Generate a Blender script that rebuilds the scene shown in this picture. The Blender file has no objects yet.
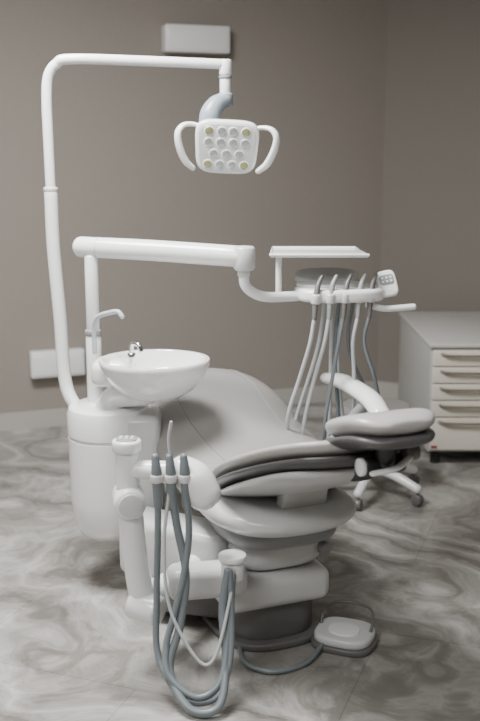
import bpy, bmesh, math
from mathutils import Vector, Matrix
V=Vector
# ---------------------------------------------------------------- materials
def mat(name, col, rough=0.4, metal=0.0, spec=0.5, noise=0.0, nscale=40, coat=0.0, bump=0.0):
    m=bpy.data.materials.new(name); m.use_nodes=True
    nt=m.node_tree; b=nt.nodes['Principled BSDF']
    b.inputs['Base Color'].default_value=(*col,1); b.inputs['Roughness'].default_value=rough
    b.inputs['Metallic'].default_value=metal; b.inputs['Specular IOR Level'].default_value=spec
    b.inputs['Coat Weight'].default_value=coat; b.inputs['Coat Roughness'].default_value=0.08
    tc=nt.nodes.new('ShaderNodeTexCoord'); n=nt.nodes.new('ShaderNodeTexNoise')
    n.inputs['Scale'].default_value=nscale; n.inputs['Detail'].default_value=4
    nt.links.new(tc.outputs['Object'],n.inputs['Vector'])
    mx=nt.nodes.new('ShaderNodeMix'); mx.data_type='RGBA'
    k=noise
    mx.inputs['A'].default_value=(col[0]*(1-k),col[1]*(1-k),col[2]*(1-k),1)
    mx.inputs['B'].default_value=(min(1,col[0]*(1+k)),min(1,col[1]*(1+k)),min(1,col[2]*(1+k)),1)
    nt.links.new(n.outputs['Fac'],mx.inputs['Factor']); nt.links.new(mx.outputs['Result'],b.inputs['Base Color'])
    if bump>0:
        bp=nt.nodes.new('ShaderNodeBump'); bp.inputs['Strength'].default_value=bump; bp.inputs['Distance'].default_value=0.002
        nt.links.new(n.outputs['Fac'],bp.inputs['Height']); nt.links.new(bp.outputs['Normal'],b.inputs['Normal'])
    return m
M={}
M['white']=mat('white_plastic',(0.84,0.855,0.86),0.22,noise=0.02,nscale=6,coat=0.5)
M['white2']=mat('white_matte_plastic',(0.62,0.63,0.63),0.28,noise=0.03,nscale=8,coat=0.2)
M['ceramic']=mat('ceramic',(0.88,0.88,0.88),0.08,noise=0.01,coat=0.6)
M['uph']=mat('grey_upholstery',(0.33,0.325,0.315),0.42,noise=0.04,nscale=120,bump=0.15)
M['uph_light']=mat('light_upholstery',(0.32,0.315,0.305),0.30,noise=0.03,nscale=120,bump=0.08)
M['uph_back']=mat('back_upholstery',(0.42,0.415,0.405),0.30,noise=0.03,nscale=120,bump=0.08)
M['dark']=mat('dark_vinyl',(0.09,0.09,0.09),0.35,noise=0.08,nscale=60)
M['black']=mat('black_plastic',(0.02,0.02,0.022),0.3,noise=0.1)
M['greyp']=mat('grey_plastic',(0.27,0.28,0.285),0.32,noise=0.03)
M['bluegrey']=mat('blue_grey_plastic',(0.30,0.35,0.39),0.3,noise=0.03)
M['greyd']=mat('grey_base',(0.13,0.128,0.125),0.4,noise=0.05)
M['hose']=mat('hose_grey',(0.165,0.19,0.205),0.32,noise=0.04,nscale=60)
M['hose2']=mat('hose_light',(0.46,0.49,0.50),0.3,noise=0.04,nscale=60)
M['chrome']=mat('chrome',(0.75,0.76,0.77),0.12,metal=1,noise=0.02)
M['cab']=mat('cabinet_paint',(0.58,0.58,0.56),0.3,noise=0.02,nscale=4)
M['cabside']=mat('cabinet_side_laminate',(0.46,0.47,0.46),0.4,noise=0.03,nscale=5)
M['drawer']=mat('drawer_front_cream',(0.78,0.74,0.65),0.32,noise=0.02,nscale=4)
M['handle']=mat('drawer_handle',(0.20,0.165,0.13),0.4,noise=0.05)
M['trim']=mat('baseboard_paint',(0.43,0.42,0.39),0.45,noise=0.03,nscale=3)
M['lens']=mat('lamp_lens',(0.42,0.45,0.45),0.12,noise=0.05,metal=0.5)
M['olive']=mat('lamp_lens_yellow',(0.32,0.33,0.17),0.15,noise=0.05,metal=0.3)
M['red']=mat('red_label',(0.35,0.03,0.03),0.4,noise=0.05)
M['ceil']=mat('ceiling_paint',(0.75,0.75,0.74),0.8,noise=0.02)
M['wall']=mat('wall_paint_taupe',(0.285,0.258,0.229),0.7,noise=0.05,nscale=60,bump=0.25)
M['wall_shaded']=mat('wall_paint_taupe_shaded',(0.215,0.195,0.173),0.7,noise=0.05,nscale=60,bump=0.25)  # same taupe as the back wall, with right-hand shade darkened into the colour

def floor_mat():
    m=bpy.data.materials.new('marble_tile'); m.use_nodes=True; nt=m.node_tree; L=nt.links
    b=nt.nodes['Principled BSDF']; b.inputs['Roughness'].default_value=0.2
    N=nt.nodes.new
    tc=N('ShaderNodeTexCoord')
    n1=N('ShaderNodeTexNoise'); n1.inputs['Scale'].default_value=1.1; n1.inputs['Detail'].default_value=3; n1.inputs['Roughness'].default_value=0.5
    L.new(tc.outputs['Object'],n1.inputs['Vector'])
    sub=N('ShaderNodeVectorMath'); sub.operation='SUBTRACT'; sub.inputs[1].default_value=(0.5,0.5,0.5); L.new(n1.outputs['Color'],sub.inputs[0])
    sc=N('ShaderNodeVectorMath'); sc.operation='SCALE'; sc.inputs['Scale'].default_value=1.9; L.new(sub.outputs[0],sc.inputs[0])
    add=N('ShaderNodeVectorMath'); add.operation='ADD'; L.new(tc.outputs['Object'],add.inputs[0]); L.new(sc.outputs[0],add.inputs[1])
    w=N('ShaderNodeTexWave'); w.wave_type='BANDS'; w.bands_direction='DIAGONAL'; w.inputs['Scale'].default_value=1.2; w.inputs['Distortion'].default_value=6.0
    w.inputs['Detail'].default_value=6; w.inputs['Detail Scale'].default_value=1.4; w.inputs['Detail Roughness'].default_value=0.68
    L.new(add.outputs[0],w.inputs['Vector'])
    r=N('ShaderNodeValToRGB'); cr=r.color_ramp
    cr.elements[0].position=0.0; cr.elements[0].color=(0.19,0.182,0.17,1)
    cr.elements[1].position=1.0; cr.elements[1].color=(0.44,0.435,0.422,1)
    for p,c in ((0.10,(0.245,0.237,0.223)),(0.3,(0.315,0.307,0.293)),(0.52,(0.28,0.272,0.258)),(0.75,(0.34,0.332,0.32)),(0.9,(0.375,0.368,0.355))):
        e=cr.elements.new(p); e.color=(*c,1)
    L.new(w.outputs['Fac'],r.inputs['Fac'])
    n2=N('ShaderNodeTexNoise'); n2.inputs['Scale'].default_value=2.0; n2.inputs['Detail'].default_value=9; n2.inputs['Roughness'].default_value=0.66; n2.inputs['Distortion'].default_value=1.3
    L.new(add.outputs[0],n2.inputs['Vector'])
    r2=N('ShaderNodeValToRGB'); r2.color_ramp.elements[0].position=0.3; r2.color_ramp.elements[0].color=(0.68,0.675,0.665,1)
    r2.color_ramp.elements[1].position=0.72; r2.color_ramp.elements[1].color=(1.3,1.3,1.29,1)
    L.new(n2.outputs['Fac'],r2.inputs['Fac'])
    mu=N('ShaderNodeMix'); mu.data_type='RGBA'; mu.blend_type='MULTIPLY'; mu.inputs['Factor'].default_value=1
    L.new(r.outputs[0],mu.inputs['A']); L.new(r2.outputs[0],mu.inputs['B'])
    mp=N('ShaderNodeMapping'); mp.inputs['Rotation'].default_value=(0,0,math.radians(20)); L.new(tc.outputs['Object'],mp.inputs['Vector'])
    bk=N('ShaderNodeTexBrick'); bk.inputs['Scale'].default_value=1.0; bk.inputs['Mortar Size'].default_value=0.002; bk.inputs['Brick Width'].default_value=1.2; bk.inputs['Row Height'].default_value=0.6
    bk.inputs['Color1'].default_value=(1,1,1,1); bk.inputs['Color2'].default_value=(0.94,0.94,0.94,1); bk.inputs['Mortar'].default_value=(0.72,0.72,0.72,1)
    L.new(mp.outputs[0],bk.inputs['Vector'])
    m2=N('ShaderNodeMix'); m2.data_type='RGBA'; m2.blend_type='MULTIPLY'; m2.inputs['Factor'].default_value=1
    L.new(mu.outputs['Result'],m2.inputs['A']); L.new(bk.outputs['Color'],m2.inputs['B'])
    L.new(m2.outputs['Result'],b.inputs['Base Color'])
    return m
M['floor']=floor_mat()

# ---------------------------------------------------------------- helpers
def empty(name, loc):
    e=bpy.data.objects.new(name,None); e.location=loc; e.empty_display_size=0.1
    bpy.context.scene.collection.objects.link(e); return e
def mk(name, bm, m, parent=None, smooth=True, angle=35):
    bmesh.ops.recalc_face_normals(bm, faces=bm.faces)
    me=bpy.data.meshes.new(name); bm.to_mesh(me); bm.free()
    o=bpy.data.objects.new(name,me); bpy.context.scene.collection.objects.link(o)
    me.materials.append(M[m] if isinstance(m,str) else m)
    if smooth:
        for p in me.polygons: p.use_smooth=True
        me.set_sharp_from_angle(angle=math.radians(angle))
    if parent:
        o.parent=parent; o.matrix_parent_inverse=Matrix.Translation(-V(parent.location))
    return o
def box(name, c, size, m, parent=None, bev=0.0, rz=0, rot=None, seg=3, taper=None):
    bm=bmesh.new(); bmesh.ops.create_cube(bm,size=1)
    for v in bm.verts:
        k=1
        if taper and v.co.z<0: k=taper
        v.co=V((v.co.x*size[0]*k,v.co.y*size[1]*k,v.co.z*size[2]))
    if bev>0: bmesh.ops.bevel(bm,geom=bm.edges[:]+bm.verts[:],offset=bev,segments=seg,profile=0.5,affect='EDGES')
    R=rot if rot is not None else Matrix.Rotation(rz,4,'Z')
    bmesh.ops.transform(bm,matrix=Matrix.Translation(V(c))@R,verts=bm.verts)
    return mk(name,bm,m,parent)
def catmull(pts,n=8):
    P=[V(p) for p in pts]
    if len(P)<3: return P
    out=[]
    Q=[P[0]*2-P[1]]+P+[P[-1]*2-P[-2]]
    for i in range(1,len(Q)-2):
        for j in range(n):
            t=j/n; a,b,c,d=Q[i-1],Q[i],Q[i+1],Q[i+2]
            out.append(0.5*((2*b)+(c-a)*t+(2*a-5*b+4*c-d)*t*t+(3*b-a-3*c+d)*t**3))
    out.append(P[-1]); return out
def tube(name, pts, r, m, parent=None, smooth_n=8, seg=14, round_end=True, flat=1.0):
    ctl=pts
    if isinstance(r,(int,float)): rr=[r]*len(ctl)
    else: rr=list(r)
    P=catmull([(p[0],p[1],p[2]) for p in ctl],smooth_n) if smooth_n>0 and len(ctl)>2 else [V(p) for p in ctl]
    n=len(P); R=[]
    for i in range(n):
        f=i/(n-1)*(len(rr)-1); k=min(int(f),len(rr)-2); R.append(rr[k]*(1-(f-k))+rr[k+1]*(f-k))
    if round_end:
        d0=(P[0]-P[1]).normalized(); d1=(P[-1]-P[-2]).normalized(); r0,r1=R[0],R[-1]
        pre=[(P[0]+d0*r0*k*0.8, r0*math.sqrt(max(0.0004,1-k*k))) for k in (1.0,0.9,0.7,0.4)]
        post=[(P[-1]+d1*r1*k*0.8, r1*math.sqrt(max(0.0004,1-k*k))) for k in (0.4,0.7,0.9,1.0)]
        P=[a for a,_ in pre]+P+[a for a,_ in post]; R=[b for _,b in pre]+R+[b for _,b in post]; n=len(P)
    bm=bmesh.new(); rings=[]
    t=(P[1]-P[0]).normalized(); u=t.orthogonal().normalized()
    if abs(t.z)<0.95: u=V((0,0,1)).cross(t).normalized()
    for i in range(n):
        a=P[max(0,i-1)]; b=P[min(n-1,i+1)]; nt_=(b-a).normalized()
        u=(u-nt_*u.dot(nt_)).normalized(); w=nt_.cross(u)
        rings.append([bm.verts.new(P[i]+(u*math.cos(2*math.pi*k/seg)+w*math.sin(2*math.pi*k/seg)*flat)*R[i]) for k in range(seg)])
    for i in range(n-1):
        for k in range(seg):
            bm.faces.new((rings[i][k],rings[i][(k+1)%seg],rings[i+1][(k+1)%seg],rings[i+1][k]))
    bm.faces.new(rings[0]); bm.faces.new(rings[-1])
    return mk(name,bm,m,parent)
def lathe(name, prof, c, m, parent=None, seg=40, sx=1, sy=1, rot=None, egg=0.0):
    bm=bmesh.new(); rings=[]
    for (r,z) in prof:
        ring=[]
        for k in range(seg):
            a=2*math.pi*k/seg; x=r*math.cos(a)*sx*(1+egg*math.cos(a)); y=r*math.sin(a)*sy
            ring.append(bm.verts.new((x,y,z)))
        rings.append(ring)
    for i in range(len(rings)-1):
        for k in range(seg):
            bm.faces.new((rings[i][k],rings[i][(k+1)%seg],rings[i+1][(k+1)%seg],rings[i+1][k]))
    bm.faces.new(rings[0]); bm.faces.new(rings[-1])
    R=rot if rot is not None else Matrix.Identity(4)
    bmesh.ops.transform(bm,matrix=Matrix.Translation(V(c))@R,verts=bm.verts)
    return mk(name,bm,m,parent,angle=45)
def cyl(name,a,b,r,m,parent=None,bev=None,seg=32,r2=None):
    a=V(a);b=V(b);h=(b-a).length; r2=r if r2 is None else r2
    bv=min(r*0.25,h*0.2) if bev is None else bev
    prof=[(0.001,0),(r-bv,0),(r-bv*0.3,bv*0.3),(r,bv),(r2,h-bv),(r2-bv*0.3,h-bv*0.3),(r2-bv,h),(0.001,h)]
    q=V((0,0,1)).rotation_difference((b-a).normalized()).to_matrix().to_4x4()
    return lathe(name,prof,a,m,parent,seg=seg,rot=q)
def plate(name, outline, h, mtx, m, parent=None, bev=0.005, seg=3):
    bm=bmesh.new(); vs=[bm.verts.new((x,y,0)) for x,y in outline]; f=bm.faces.new(vs)
    r=bmesh.ops.extrude_face_region(bm,geom=[f]); top=[g for g in r['geom'] if isinstance(g,bmesh.types.BMVert)]
    for v in top: v.co.z+=h
    bmesh.ops.recalc_face_normals(bm,faces=bm.faces)
    if bev>0:
        ed=[e for e in bm.edges if abs(e.verts[0].co.z-e.verts[1].co.z)<1e-6]
        bmesh.ops.bevel(bm,geom=ed,offset=bev,segments=seg,profile=0.5,affect='EDGES')
    bmesh.ops.transform(bm,matrix=mtx,verts=bm.verts)
    return mk(name,bm,m,parent,angle=50)
def selips(a,b,e=4,n=48,taper=0.0):
    o=[]
    for k in range(n):
        t=2*math.pi*k/n; c,s=math.cos(t),math.sin(t)
        x=a*math.copysign(abs(c)**(2/e),c); y=b*math.copysign(abs(s)**(2/e),s)
        o.append((x*(1+taper*y/b),y))
    return o
def pad(name, st, F, m, parent, e=3.0, r0=0.06, r1=0.06, n=40, ring=36, crown=0.0):
    st=[tuple(s)+(0,)*(6-len(s)) for s in st]
    def ev(s):
        for i in range(len(st)-1):
            if st[i][0]<=s<=st[i+1][0] or i==len(st)-2:
                a=st[max(0,i-1)]; b=st[i]; c=st[i+1]; d=st[min(len(st)-1,i+2)]
                t=(s-b[0])/(c[0]-b[0]); o=[]
                for k in range(1,6):
                    m0=(c[k]-a[k])/max(1e-6,(c[0]-a[0]))*(c[0]-b[0]); m1=(d[k]-b[k])/max(1e-6,(d[0]-b[0]))*(c[0]-b[0])
                    o.append((2*t**3-3*t*t+1)*b[k]+(t**3-2*t*t+t)*m0+(-2*t**3+3*t*t)*c[k]+(t**3-t*t)*m1)
                return o
    s0,s1=st[0][0],st[-1][0]; S=[]
    for i in range(7): S.append(s0+r0*(1-math.cos(math.pi/2*i/7)))
    for i in range(n+1): S.append(s0+r0+(s1-r1-s0-r0)*i/n)
    for i in range(1,8): S.append(s1-r1+r1*math.sin(math.pi/2*i/7))
    bm=bmesh.new(); rings=[]
    for s in S:
        hw,z,th,rs,wo=ev(s)
        k=1.0
        if s<s0+r0: k=math.sqrt(max(0,1-((s0+r0-s)/r0)**2))
        if s>s1-r1: k=math.sqrt(max(0,1-((s-s1+r1)/r1)**2))
        kt=max(0.05,k**0.6 if k>0 else 0.05)
        hw2=max(0.02,hw*(0.45+0.55*k)); th2=max(0.004,th*kt)
        rg=[]
        for j in range(ring):
            t=2*math.pi*j/ring; c,sn=math.cos(t),math.sin(t)
            x=hw2*math.copysign(abs(c)**(2/e),c); zz=th2/2*math.copysign(abs(sn)**(2/e),sn)
            q=(x/hw)**2
            rg.append(bm.verts.new(F(s,x+wo,z+zz+rs*q+(crown*(1-q) if sn>0 else 0))))
        rings.append(rg)
    for i in range(len(rings)-1):
        for j in range(ring):
            bm.faces.new((rings[i][j],rings[i][(j+1)%ring],rings[i+1][(j+1)%ring],rings[i+1][j]))
    bm.faces.new(rings[0]); bm.faces.new(rings[-1])
    return mk(name,bm,m,parent,angle=60)

# ---------------------------------------------------------------- room
CX,CY=0.87,6.20
wb=V((0.94,0.342,0)).normalized(); wr=V((0.88,-0.475,0)).normalized()
nb=V((wb.y,-wb.x,0)); nr=V((wr.y,-wr.x,0))
if nb.y>0: nb=-nb
if nr.y>0: nr=-nr
C=V((CX,CY,0)); Lp=C-wb*3.9; Rp=C+wr*2.6
FY=-1.6; H=2.8
corners=[(Lp.x,Lp.y),(CX,CY),(Rp.x,Rp.y),(Rp.x,FY),(Lp.x,FY)]
def slab(name,z0,z1,m,grow=0.1):
    bm=bmesh.new(); vs=[]
    cx=sum(c[0] for c in corners)/5; cy=sum(c[1] for c in corners)/5
    for x,y in corners:
        vs.append(bm.verts.new((x+math.copysign(grow,x-cx),y+math.copysign(grow,y-cy),z0)))
    f=bm.faces.new(vs); r=bmesh.ops.extrude_face_region(bm,geom=[f])
    for g in r['geom']:
        if isinstance(g,bmesh.types.BMVert): g.co.z=z1
    return mk(name,bm,m,smooth=False)
slab('floor',-0.08,0.0,'floor'); slab('ceiling',H,H+0.08,'ceil')
def wall(name,a,b,m,th=0.1,z0=0,z1=H,inward=0.0):
    a=V((*a,0)); b=V((*b,0)); d=(b-a).normalized(); n=V((d.y,-d.x,0))
    mid=V((0.2,2.3,0))
    if (mid-a).dot(n)<0: n=-n
    bm=bmesh.new(); vs=[]
    for p in (a,b,b-n*th if inward==0 else b+n*inward, a-n*th if inward==0 else a+n*inward):
        vs.append(bm.verts.new((p.x,p.y,z0)))
    f=bm.faces.new(vs); r=bmesh.ops.extrude_face_region(bm,geom=[f])
    for g in r['geom']:
        if isinstance(g,bmesh.types.BMVert): g.co.z=z1
    if inward>0:
        ed=[e for e in bm.edges if e.verts[0].co.z==z1 and e.verts[1].co.z==z1]
        bmesh.ops.bevel(bm,geom=ed,offset=0.004,segments=2,affect='EDGES')
    return mk(name,bm,m,smooth=False)
wall('wall_back',corners[0],corners[1],'wall'); wall('wall_right',corners[1],corners[2],'wall_shaded')
wall('wall_side',corners[2],corners[3],'wall_shaded'); wall('wall_front',corners[3],corners[4],'wall'); wall('wall_left',corners[4],corners[0],'wall')
wall('baseboard_back',corners[0],corners[1],'trim',z1=0.10,inward=0.015)
wall('baseboard_right',corners[1],corners[2],'trim',z1=0.10,inward=0.015)
wall('baseboard_left',corners[4],corners[0],'trim',z1=0.10,inward=0.015)

# ---------------------------------------------------------------- chair
ch=empty('dental_chair',(0.10,3.1,0))
D=V((0.37,-0.93,0)).normalized(); Nn=V((-D.y,D.x,0)); O=V((0.10,3.1,0))
def F(s,w,z): return O+D*s+Nn*w+V((0,0,z))
chrot=Matrix(((D.x,Nn.x,0,0),(D.y,Nn.y,0,0),(0,0,1,0),(0,0,0,1)))
seat=[(-1.18,0.19,0.47,0.07,0),(-0.95,0.225,0.575,0.085,-0.015),(-0.74,0.262,0.652,0.10,-0.035),(-0.55,0.280,0.640,0.12,-0.045),(-0.35,0.285,0.565,0.13,-0.03),(-0.15,0.278,0.515,0.13,0.0),(0.06,0.262,0.495,0.12,0.02)]
pad('seat_cushion',seat,F,'uph_light',ch,e=2.7,r0=0.12,r1=0.10,crown=0.012)
seat_d=[(s,hw*0.97,z-0.055,0.07,rs) for s,hw,z,th,rs in seat]
pad('seat_underside',seat_d,F,'greyp',ch,e=2.8,r0=0.12,r1=0.10)
for i,w in enumerate((-0.15,0.15)):
    pts=[]
    for s,hw,z,th,rs in seat[1:]:
        x=w*hw/0.27; q=(x/hw)**2; hh=th/2*(1-abs(x/hw)**2.7)**(1/2.7)
        pts.append(F(s,x,z+hh+rs*q+0.012*(1-q)-0.0005))
    tube(f'seat_seam_{i+1}',pts,0.003,'greyp',ch,seg=6)
# backrest: thin cushion with dished surface, dark piping along its lower rim, moulded shell behind
back=[(-0.04,0.21,0.510,0.06,0.01,0.01),(0.15,0.256,0.580,0.06,0.03,0.01),(0.33,0.268,0.655,0.06,0.036,0.01),(0.47,0.225,0.718,0.058,0.034,0.015),(0.61,0.145,0.785,0.055,0.012,0.02)]
pad('backrest_cushion',back,F,'uph_back',ch,e=2.8,r0=0.08,r1=0.08)
b2=[(s,hw*1.004,z-0.038,0.030,rs,w_) for s,hw,z,th,rs,w_ in back]; b2[-1]=(0.615,0.144,0.752,0.032,0.012,0.02)
pad('backrest_piping',b2,F,'dark',ch,e=3.2,r0=0.08,r1=0.08)
b3=[(s,hw*0.92,z-0.068,0.042,rs*0.85,w_) for s,hw,z,th,rs,w_ in back]; b3[-1]=(0.56,0.125,0.695,0.04,0.01,0.02)
pad('backrest_shell',b3,F,'white2',ch,e=2.6,r0=0.08,r1=0.07)
# headrest
wo=0.026
hd=[(0.50,0.105,0.792,0.05,0.02,wo),(0.60,0.122,0.824,0.080,0.022,wo),(0.70,0.118,0.858,0.075,0.018,wo),(0.79,0.095,0.880,0.050,0.0,wo)]
pad('headrest_cushion',hd,F,'uph_back',ch,e=2.2,r0=0.08,r1=0.07)
hd2=[(s,hw*0.99,z-0.042,0.040,rs,w_) for s,hw,z,th,rs,w_ in hd]
pad('headrest_underside',hd2,F,'dark',ch,e=2.6,r0=0.06,r1=0.06)
tube('headrest_bracket',[F(0.42,0.02,0.65),F(0.56,0.03,0.695),F(0.66,0.03,0.75),F(0.68,0.03,0.80)],0.028,'black',ch)
cyl('headrest_pivot',F(0.66,-0.030,0.742),F(0.66,0.09,0.742),0.026,'black',ch)
cyl('headrest_pivot_cap',F(0.66,-0.040,0.742),F(0.66,-0.028,0.742),0.024,'white',ch)
cyl('headrest_knob',F(0.68,0.08,0.775),F(0.68,0.12,0.775),0.024,'greyd',ch)
tube('headrest_lever',[F(0.70,-0.02,0.735),F(0.71,0.04,0.745),F(0.70,0.085,0.765)],0.012,'white',ch,flat=0.6)
tube('headrest_rod',[F(0.52,0.05,0.675),F(0.60,0.07,0.70),F(0.66,0.09,0.742)],0.010,'chrome',ch)
box('backrest_bracket',F(0.24,0,0.53),(0.06,0.15,0.16),'white2',ch,bev=0.015,rot=chrot@Matrix.Rotation(math.radians(12),4,'Y'))
hull=[(-0.45,0.16,0.445,0.09,0.0,-0.02),(-0.25,0.21,0.44,0.11,0.01,-0.02),(0.05,0.232,0.435,0.12,0.02,-0.03),(0.22,0.218,0.445,0.10,0.02,-0.03),(0.34,0.17,0.46,0.07,0.01,-0.02)]
pad('seat_hull',hull,F,'white2',ch,e=2.6,r0=0.1,r1=0.1)
hull2=[(-0.30,0.13,0.385,0.10,0,-0.02),(0.0,0.18,0.375,0.11,0,-0.025),(0.24,0.17,0.385,0.09,0,-0.02)]
pad('seat_hull_lower',hull2,F,'greyp',ch,e=2.6,r0=0.08,r1=0.08)
hull3=[(-0.20,0.12,0.31,0.12,0,-0.02),(0.02,0.15,0.305,0.13,0,-0.02),(0.18,0.14,0.31,0.12,0,-0.02)]
pad('lift_boot',hull3,F,'white2',ch,e=3.0,r0=0.06,r1=0.06)
box('base_cover',F(-0.05,-0.05,0.195),(0.50,0.36,0.11),'white2',ch,bev=0.035,rot=chrot,seg=5)
plate('floor_base',selips(0.22,0.155,3.0),0.17,Matrix.Translation(F(-0.05,-0.03,0.0))@chrot,'greyd',ch,bev=0.04,seg=5)
plate('floor_base_flange',selips(0.25,0.18,3.0),0.025,Matrix.Translation(F(-0.05,-0.03,0.0))@chrot,'greyd',ch,bev=0.008)
cyl('base_bolt',F(0.15,0.105,0.31),F(0.185,0.115,0.31),0.022,'greyp',ch)
tube('armrest',[F(-0.32,0.36,0.735),F(-0.20,0.365,0.745),F(-0.02,0.365,0.73),F(0.08,0.355,0.70)],[0.028,0.036,0.038,0.034],'white',ch,flat=0.75)
tube('armrest_strut',[F(-0.02,0.36,0.715),F(-0.08,0.33,0.64),F(-0.12,0.27,0.54),F(-0.12,0.2,0.46)],[0.02,0.02,0.022,0.022],'greyp',ch)

# ---------------------------------------------------------------- cuspidor unit
cu=empty('cuspidor_unit',(-0.46,3.42,0))
TX,TY=-0.465,3.42
lathe('tower_body',[(0.001,0.19),(0.085,0.19),(0.105,0.20),(0.125,0.235),(0.135,0.33),(0.137,0.553),(0.131,0.556),(0.131,0.563),(0.138,0.566),(0.139,0.64),(0.132,0.66),(0.11,0.67),(0.001,0.672)],(TX,TY,0),'white',cu,sx=1.04,sy=1.05)
box('tower_side_panel',(TX+0.12,TY-0.02,0.44),(0.14,0.2,0.42),'white2',cu,bev=0.03,seg=5)
box('unit_support_arm',(-0.20,3.12,0.25),(0.40,0.16,0.20),'white2',cu,bev=0.03,rz=math.radians(-28),seg=5)
box('unit_support_foot',(-0.13,3.14,0.09),(0.36,0.20,0.10),'greyd',cu,bev=0.02,rz=math.radians(-15))
tube('basin_neck',[(TX+0.02,TY-0.02,0.655),(TX+0.05,TY-0.04,0.71),(TX+0.14,TY-0.11,0.755)],[0.075,0.065,0.085],'white',cu,flat=0.75)
bx,by=-0.285,3.27
prof=[(0.001,-0.128),(0.05,-0.126),(0.09,-0.115),(0.13,-0.09),(0.160,-0.055),(0.177,-0.025),(0.185,-0.006),(0.187,0.004),(0.183,0.011),(0.172,0.011),(0.162,0.0),(0.145,-0.035),(0.11,-0.07),(0.06,-0.09),(0.02,-0.096),(0.001,-0.097)]
lathe('basin',prof,(bx,by,0.850),'ceramic',cu,seg=56,sx=1.0,sy=0.90)
lathe('basin_drain',[(0.001,0),(0.02,0),(0.022,0.003),(0.001,0.004)],(bx,by,0.755),'chrome',cu)
box('basin_bridge',(-0.44,3.35,0.80),(0.13,0.14,0.09),'white',cu,bev=0.03,seg=5)
tube('bowl_rinse_spout',[(-0.365,3.30,0.85),(-0.365,3.30,0.895),(-0.358,3.295,0.908),(-0.338,3.28,0.905),(-0.330,3.275,0.885)],0.008,'chrome',cu)
cyl('spout_base',(-0.365,3.30,0.83),(-0.365,3.30,0.875),0.014,'chrome',cu)
tube('cup_filler',[(-0.50,3.38,0.86),(-0.50,3.38,0.94),(-0.485,3.365,0.985),(-0.44,3.34,1.005),(-0.41,3.325,1.01),(-0.395,3.315,0.995)],0.0085,'hose2',cu)
cyl('post_collar',(-0.512,3.44,0.66),(-0.512,3.44,0.91),0.027,'white',cu)
cyl('post_ring',(-0.512,3.44,0.91),(-0.512,3.44,0.93),0.029,'greyp',cu)
cyl('post',(-0.512,3.44,0.92),(-0.512,3.44,1.19),0.023,'white',cu)

# ---------------------------------------------------------------- operating lamp
la=empty('dental_operating_lamp',(-0.645,3.55,0))
px,py=-0.66,3.55
tube('pole_lower',[(-0.50,3.47,0.60),(-0.56,3.50,0.61),(-0.612,3.53,0.655),(px+0.022,py,0.74),(px+0.014,py,0.95),(px,py,1.20),(px-0.002,py,1.40)],0.024,'white',la)
cyl('pole_ring',(px-0.002,py,1.40),(px-0.002,py,1.415),0.025,'white2',la)
tube('pole_upper',[(px-0.002,py,1.41),(px-0.004,py,1.6),(px-0.004,py,1.72),(px+0.005,py,1.79),(px+0.035,py,1.83),(px+0.09,py,1.845),(-0.30,3.62,1.843),(-0.052,3.68,1.838)],0.018,'white',la)
lx,ly=-0.052,3.68
cyl('arm_end_joint',(lx,ly,1.80),(lx,ly,1.855),0.023,'white',la)
cyl('joint_lower',(lx,ly,1.735),(lx,ly,1.80),0.020,'white',la)
cyl('joint_ring',(lx,ly,1.79),(lx,ly,1.80),0.024,'greyp',la)
cyl('swivel',(lx,ly-0.01,1.695),(lx,ly-0.01,1.74),0.027,'bluegrey',la)
tube('yoke',[(lx+0.0,ly-0.02,1.715),(lx-0.030,ly-0.04,1.70),(lx-0.052,ly-0.05,1.665),(lx-0.055,ly-0.045,1.62),(lx-0.02,ly-0.05,1.58)],[0.024,0.032,0.038,0.036,0.026],'bluegrey',la)
hn=V((0.02,-0.95,-0.30)).normalized(); hx=V((0,0,1)).cross(hn).normalized(); hy=hn.cross(hx).normalized()
hc=V((lx+0.005,ly-0.08,1.553))
roll=Matrix.Rotation(math.radians(-3),4,'Z')
HM=Matrix(((hx.x,hy.x,hn.x,hc.x),(hx.y,hy.y,hn.y,hc.y),(hx.z,hy.z,hn.z,hc.z),(0,0,0,1)))@roll
plate('lamp_housing',selips(0.110,0.096,4.5,taper=0.05),0.03,HM@Matrix.Translation((0,0,-0.015)),'white',la,bev=0.01)
plate('lamp_back_dome',selips(0.09,0.08,3.5),0.04,HM@Matrix.Translation((0,0,-0.05)),'greyp',la,bev=0.018,seg=5)
plate('lamp_face',selips(0.098,0.085,4.5,taper=0.05),0.003,HM@Matrix.Translation((0,0,0.0145)),'white2',la,bev=0.001)
k=0
rows=[(0.060,(-0.064,-0.020,0.020,0.064)),(0.020,(-0.064,-0.022,0.022,0.064)),(-0.021,(-0.045,0.0,0.045)),(-0.060,(-0.064,-0.022,0.022,0.064))]
for ri,(yy,xs) in enumerate(rows):
    for xi,xx in enumerate(xs):
        k+=1; cnr=(ri in(0,3) and xi in (0,len(xs)-1))
        a=HM@V((xx,yy,0.015)); b=HM@V((xx,yy,0.0195))
        cyl(f'lamp_lens_rim_{k}',a,b,0.0175,'white',la,bev=0.001,seg=20)
        b2_=HM@V((xx,yy,0.0208)); cyl(f'lamp_lens_{k}',a,b2_,0.0145,'olive' if cnr else 'lens',la,bev=0.001,seg=20)
for sgn,nm in ((-1,'left'),(1,'right')):
    pts=[HM@V((sgn*x,y,z)) for x,y,z in ((0.09,0.062,-0.02),(0.125,0.070,-0.015),(0.155,0.068,0.0),(0.172,0.045,0.015),(0.166,0.0,0.02),(0.145,-0.05,0.018),(0.118,-0.078,0.012))]
    tube(f'lamp_handle_{nm}',pts,[0.011,0.012,0.014,0.016,0.018,0.019,0.015],'white',la,flat=0.7)

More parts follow.
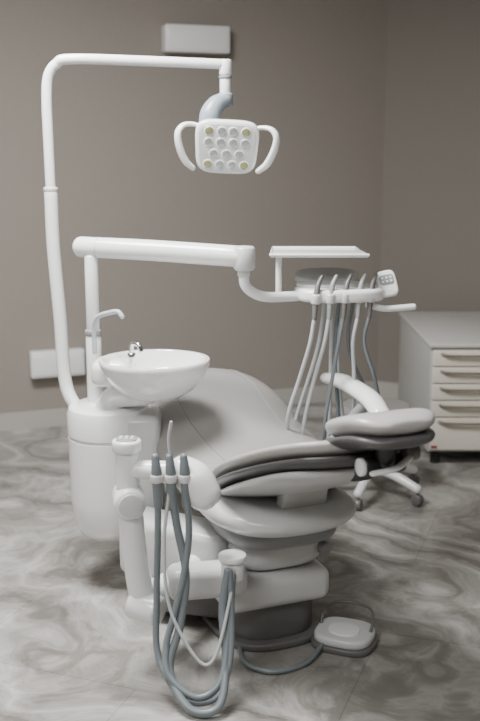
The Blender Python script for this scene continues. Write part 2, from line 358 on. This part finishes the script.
# ---------------------------------------------------------------- delivery unit
de=empty('instrument_delivery_unit',(0.34,3.45,0))
tube('beam',[(-0.548,3.46,1.215),(-0.3,3.40,1.209),(0.022,3.32,1.195)],[0.036,0.036,0.036],'white',de,smooth_n=4,seg=24)
lathe('beam_end_cap',[(0.001,-0.042),(0.03,-0.042),(0.036,-0.034),(0.037,0.03),(0.03,0.038),(0.001,0.04)],(0.014,3.32,1.193),'white2',de)
cyl('beam_seam_ring',(-0.490,3.4465,1.2137),(-0.484,3.445,1.2135),0.0365,'white2',de)
cyl('beam_pivot',(0.012,3.32,1.13),(0.012,3.32,1.165),0.021,'white2',de)
tube('link_arm',[(0.012,3.32,1.14),(0.018,3.325,1.10),(0.05,3.34,1.07),(0.10,3.36,1.055),(0.20,3.42,1.05)],0.018,'white',de)
dm=Matrix.Translation((0.345,3.45,1.035))@Matrix.Rotation(math.radians(6),4,'Z')
plate('delivery_head',selips(0.155,0.105,2.8),0.045,dm,'white',de,bev=0.016,seg=5)
plate('delivery_head_top',selips(0.115,0.065,3),0.012,dm@Matrix.Translation((-0.03,0.03,0.042)),'white2',de,bev=0.005)
plate('back_pad',selips(0.115,0.05,2.6),0.028,Matrix.Translation((0.31,3.57,1.085))@Matrix.Rotation(math.radians(25),4,'X'),'uph_back',de,bev=0.012,seg=4)
tube('tray_stem',[(0.135,3.47,1.045),(0.135,3.47,1.09),(0.135,3.47,1.185)],0.011,'white',de,smooth_n=0)
tm=Matrix.Translation((0.268,3.50,1.187))
plate('tray',[(-0.165,-0.125),(0.165,-0.125),(0.15,0.13),(-0.15,0.13)],0.010,tm,'white',de,bev=0.003)
tube('tray_rim',[tm@V(p) for p in ((-0.165,-0.125,0.009),(0.165,-0.125,0.009),(0.15,0.13,0.009),(-0.15,0.13,0.009),(-0.165,-0.125,0.009))],0.005,'white',de,smooth_n=0,seg=10)
tube('head_handle',[(0.44,3.42,1.02),(0.50,3.41,1.008),(0.60,3.42,1.012)],[0.012,0.011,0.012],'white',de)
cm=Matrix.Translation((0.508,3.45,1.085))@Matrix.Rotation(math.radians(65),4,'X')@Matrix.Rotation(math.radians(12),4,'Z')
plate('control_panel',selips(0.034,0.047,4),0.022,cm,'white',de,bev=0.006)
plate('control_screen',selips(0.024,0.018,5),0.003,cm@Matrix.Translation((0,0.012,0.0215)),'greyp',de,bev=0.001)
for i in range(3):
    for j in range(2):
        p=cm@V((-0.015+i*0.015,0.005+j*0.013,0.024)); q=cm@V((-0.015+i*0.015,0.005+j*0.013,0.0265)); cyl(f'control_button_{i*2+j+1}',p,q,0.0038,'white',de,seg=12)
tube('panel_stalk',[(0.45,3.46,1.055),(0.485,3.46,1.06),(0.510,3.455,1.075)],0.012,'white',de)
tools=[(0.255,'hose2'),(0.305,'hose2'),(0.355,'hose'),(0.405,'hose2'),(0.445,'hose')]
ends=[(0.17,0.52,0.18),(0.225,0.44,0.30),(0.30,0.42,0.34),(0.40,0.46,0.36),(0.50,0.58,0.46)]
for i,((x,hm),(bxx,bz,x2)) in enumerate(zip(tools,ends)):
    yf=3.335+0.012*i
    cyl(f'tool_holder_{i+1}',(x,yf,1.035),(x,yf,1.068),0.017,'white2',de,seg=20)
    tube(f'handpiece_{i+1}',[(x-0.005,yf-0.015,0.985),(x,yf,1.05),(x+0.008,yf+0.015,1.095),(x+0.022,yf+0.03,1.125)],[0.008,0.011,0.009,0.006],'greyp' if i%2 else 'greyd',de)
    tube(f'tool_hose_{i+1}',[(x-0.005,yf-0.015,0.99),(x-0.02,yf-0.02,0.90),((x+bxx)/2-0.01,yf-0.01,0.78),(bxx-0.005,yf,0.64 if bz>0.5 else 0.60),(bxx+0.005,3.42,bz-0.03),(bxx*0.5+x2*0.5+0.01,3.47,bz-0.04),(x2+0.02,3.50,bz+0.06),(x2*0.4+0.34*0.6,3.50,0.85),(0.30+0.025*i,3.49,1.04)],0.0068,hm,de)

# ---------------------------------------------------------------- assistant arm
aa=empty('assistant_instrument_arm',(-0.30,2.75,0))
tube('lower_link',[(-0.14,3.02,0.24),(-0.20,2.92,0.23),(-0.285,2.82,0.225)],0.038,'white',aa)
cyl('lower_joint',(-0.325,2.79,0.215),(-0.235,2.745,0.205),0.045,'white',aa)
tube('column_lower',[(-0.292,2.785,0.22),(-0.310,2.785,0.36),(-0.325,2.785,0.54)],[0.038,0.038,0.037],'white',aa,seg=24)
cyl('mid_joint',(-0.335,2.83,0.545),(-0.315,2.735,0.54),0.048,'white',aa)
cyl('mid_joint_cap',(-0.315,2.737,0.54),(-0.313,2.729,0.54),0.036,'white2',aa)
tube('column_upper',[(-0.325,2.785,0.54),(-0.328,2.785,0.62),(-0.328,2.785,0.69)],[0.036,0.034,0.033],'white',aa,seg=24)
cyl('top_cap',(-0.328,2.785,0.69),(-0.328,2.785,0.725),0.043,'white',aa)
plate('keypad',selips(0.03,0.026,4),0.005,Matrix.Translation((-0.328,2.785,0.724)),'greyp',aa,bev=0.002)
for i in range(3):
    for j in range(2): cyl(f'keypad_button_{i*2+j+1}',(-0.345+i*0.017,2.777+j*0.018,0.728),(-0.345+i*0.017,2.777+j*0.018,0.732),0.005,'white',aa,seg=12)
tube('holder_arm',[(-0.31,2.78,0.635),(-0.24,2.77,0.635),(-0.17,2.75,0.63)],[0.026,0.030,0.036],'white',aa,seg=20)
tube('holder_head',[(-0.17,2.75,0.645),(-0.13,2.735,0.62),(-0.10,2.725,0.575)],[0.045,0.055,0.050],'white',aa,seg=24)
at=[(-0.235,'hose'),(-0.195,'hose'),(-0.155,'hose')]
for i,(x,hm) in enumerate(at):
    cyl(f'suction_holder_{i+1}',(x,2.695,0.625),(x,2.695,0.650),0.018,'white2',aa,seg=20)
    tube(f'suction_handpiece_{i+1}',[(x+0.003,2.695,0.555),(x,2.695,0.65),(x-0.004,2.70,0.70)],[0.013,0.016,0.011],'hose',aa)
tube('saliva_ejector',[(-0.195,2.695,0.69),(-0.20,2.70,0.75),(-0.192,2.70,0.80)],0.0045,'hose2',aa)
tube('suction_hose_1',[(-0.232,2.695,0.60),(-0.235,2.69,0.45),(-0.24,2.68,0.28),(-0.235,2.64,0.12),(-0.16,2.56,0.035),(-0.07,2.55,0.04),(-0.03,2.60,0.12),(-0.025,2.66,0.25),(-0.03,2.69,0.36)],0.010,'hose',aa)
tube('suction_hose_2',[(-0.192,2.695,0.60),(-0.18,2.69,0.50),(-0.155,2.67,0.36),(-0.17,2.64,0.22),(-0.20,2.60,0.10),(-0.14,2.52,0.025),(-0.06,2.52,0.03),(-0.04,2.60,0.12),(-0.05,2.66,0.25),(-0.035,2.69,0.36)],0.012,'hose',aa)
tube('suction_hose_3',[(-0.152,2.695,0.60),(-0.145,2.68,0.48),(-0.16,2.66,0.36),(-0.19,2.64,0.24),(-0.21,2.62,0.16),(-0.20,2.58,0.09),(-0.12,2.545,0.045),(-0.055,2.57,0.08),(-0.035,2.63,0.18),(-0.02,2.70,0.34)],0.010,'hose',aa)
tube('saliva_hose',[(-0.20,2.69,0.60),(-0.215,2.67,0.45),(-0.20,2.64,0.27),(-0.12,2.60,0.13),(-0.07,2.60,0.14),(-0.03,2.66,0.28),(-0.02,2.70,0.36)],0.005,'hose2',aa)
box('hose_manifold_arm',(-0.10,2.83,0.27),(0.24,0.10,0.10),'white2',aa,bev=0.03,rz=math.radians(10),seg=5)
cyl('hose_manifold',(-0.022,2.74,0.31),(-0.022,2.74,0.375),0.034,'white',aa)
cyl('hose_manifold_cap',(-0.022,2.74,0.372),(-0.022,2.74,0.39),0.041,'white',aa)

# ---------------------------------------------------------------- foot pedal
fp=empty('foot_pedal',(0.34,2.93,0))
pm=Matrix.Translation((0.335,2.95,0.0))@Matrix.Rotation(math.radians(-22),4,'Z')
plate('pedal_base',selips(0.102,0.092,3.2),0.02,pm,'greyd',fp,bev=0.006)
plate('pedal_body',selips(0.094,0.084,3.0),0.032,pm@Matrix.Translation((0,0,0.016)),'white2',fp,bev=0.013,seg=5)
plate('pedal_disc',selips(0.05,0.045,2.2),0.008,pm@Matrix.Translation((0.0,-0.01,0.045)),'white',fp,bev=0.003)
tube('pedal_bail',[pm@V(p) for p in ((-0.080,0.0,0.035),(-0.082,0.035,0.075),(-0.06,0.08,0.092),(0.0,0.095,0.095),(0.06,0.08,0.092),(0.082,0.035,0.075),(0.080,0.0,0.035))],0.005,'greyd',fp)
tube('pedal_cable',[(0.26,2.90,0.02),(0.20,2.80,0.008),(0.10,2.75,0.008),(0.02,2.80,0.008),(-0.0,2.92,0.008),(0.03,3.02,0.03)],0.008,'hose',fp)

# ---------------------------------------------------------------- stool
st=empty('dentist_stool',(0.60,4.35,0))
sx_,sy_=0.61,4.36
for i in range(5):
    a=math.radians(-42+72*i); ex,ey=sx_+0.235*math.cos(a),sy_+0.235*math.sin(a)
    tube(f'stool_leg_{i+1}',[(sx_,sy_,0.13),((sx_+ex)/2,(sy_+ey)/2,0.11),(ex,ey,0.075)],[0.026,0.022,0.02],'white',st)
    cyl(f'caster_stem_{i+1}',(ex,ey,0.04),(ex,ey,0.08),0.008,'greyd',st,seg=12)
    t=V((-math.sin(a),math.cos(a),0))*0.018; p=V((ex,ey,0.026))
    cyl(f'caster_{i+1}',p-t,p+t,0.026,'greyd',st,seg=20)
cyl('stool_column',(sx_,sy_,0.08),(sx_,sy_,0.36),0.022,'chrome',st)
cyl('stool_seat_pan',(sx_,sy_,0.35),(sx_,sy_,0.37),0.10,'greyd',st)
lathe('stool_seat',[(0.001,0),(0.14,0),(0.16,0.015),(0.163,0.035),(0.15,0.055),(0.001,0.062)],(sx_,sy_,0.365),'uph',st)

# ---------------------------------------------------------------- cabinet
cb=empty('drawer_cabinet',(1.3,5.15,0))
x0,x1,y0,y1,z0,z1=0.93,1.55,4.78,5.72,0.07,0.60
box('cabinet_body',((x0+x1)/2,(y0+y1)/2,(z0+z1)/2),(x1-x0,y1-y0,z1-z0),'cabside',cb,bev=0.004)
box('cabinet_top',((x0+x1)/2,(y0+y1)/2-0.005,z1+0.011),(x1-x0+0.02,y1-y0+0.03,0.022),'cab',cb,bev=0.005)
zz=[0.59,0.505,0.42,0.335,0.25,0.08]
for i in range(5):
    zt,zb=zz[i],zz[i+1]; zc=(zt+zb)/2
    box(f'drawer_{i+1}',((x0+x1)/2,y0-0.008,zc),(x1-x0-0.02,0.018,zt-zb-0.006),'drawer',cb,bev=0.004)
    tube(f'drawer_handle_{i+1}',[(x0+0.05,y0-0.022,zt-0.020),(x0+0.10,y0-0.034,zt-0.026),((x0+x1)/2,y0-0.036,zt-0.028),(x1-0.10,y0-0.034,zt-0.026),(x1-0.05,y0-0.022,zt-0.020)],0.008,'handle',cb,flat=0.7)
box('cabinet_label',(x0+0.03,y0-0.018,0.10),(0.03,0.003,0.012),'red',cb)
for i,(fx,fy) in enumerate(((x0+0.05,y0+0.05),(x1-0.05,y0+0.05),(x0+0.05,y1-0.05),(x1-0.05,y1-0.05))):
    cyl(f'cabinet_foot_{i+1}',(fx,fy,0),(fx,fy,0.075),0.025,'black',cb)

# ---------------------------------------------------------------- wall boxes
wrot=Matrix(((wb.x,-wb.y,0,0),(wb.y,wb.x,0,0),(0,0,1,0),(0,0,0,1)))
def onwall(x,off): 
    p=C+wb*((x-CX)/wb.x); return p+nb*off
def wallbox(name,x,z,w,h,d):
    p=onwall(x,d/2+0.001); e=empty(name,(p.x,p.y,z))
    box('cover',(p.x,p.y,z),(w,d,h),'white',e,bev=0.012,rot=wrot,seg=4)
    q=p+nb*(d/2)
    box('front_panel',(q.x,q.y,z-h*0.03),(w*0.90,0.010,h*0.75),'white',e,bev=0.004,rot=wrot)
wallbox('wall_junction_box',-1.035,0.375,0.30,0.15,0.08)
wallbox('wall_mounted_unit',-0.26,2.13,0.37,0.145,0.10)

# ---------------------------------------------------------------- lights
def area(name,loc,sx,sy,en,col=(1,1,1),rot=(0,0,0)):
    l=bpy.data.lights.new(name,'AREA'); l.shape='RECTANGLE'; l.size=sx; l.size_y=sy; l.energy=en; l.color=col
    o=bpy.data.objects.new(name,l); o.location=loc; o.rotation_euler=rot; bpy.context.scene.collection.objects.link(o); return o
em=bpy.data.materials.new('ceiling_panel_glow'); em.use_nodes=True
eb=em.node_tree.nodes['Principled BSDF']; eb.inputs['Emission Color'].default_value=(1,0.98,0.95,1); eb.inputs['Emission Strength'].default_value=2
for i,(x,y,sx,sy,en) in enumerate(((-0.75,2.95,0.8,0.8,150),(-1.1,0.5,1.2,1.0,62),(1.1,1.4,1.2,0.8,8))):
    o=box('ceiling_light' if i==0 else f'ceiling_light.{i:03d}',(x,y,2.785),(sx,sy,0.03),em)
    area('panel_lamp',(x,y,2.762),sx,sy,en,(1.0,0.985,0.965))
w=bpy.data.worlds.new('World'); bpy.context.scene.world=w; w.use_nodes=True
w.node_tree.nodes['Background'].inputs[0].default_value=(0.5,0.52,0.55,1); w.node_tree.nodes['Background'].inputs[1].default_value=0.3

# ---------------------------------------------------------------- camera
cd=bpy.data.cameras.new('camera'); co=bpy.data.objects.new('camera',cd); bpy.context.scene.collection.objects.link(co)
cd.sensor_fit='VERTICAL'; cd.sensor_height=36; cd.lens=50; cd.clip_start=0.05
cd.dof.use_dof=True; cd.dof.focus_distance=3.2; cd.dof.aperture_fstop=2.2
co.location=(0,0,1.55); co.rotation_euler=(math.radians(78),0,0)
bpy.context.scene.camera=co
print('DONE')
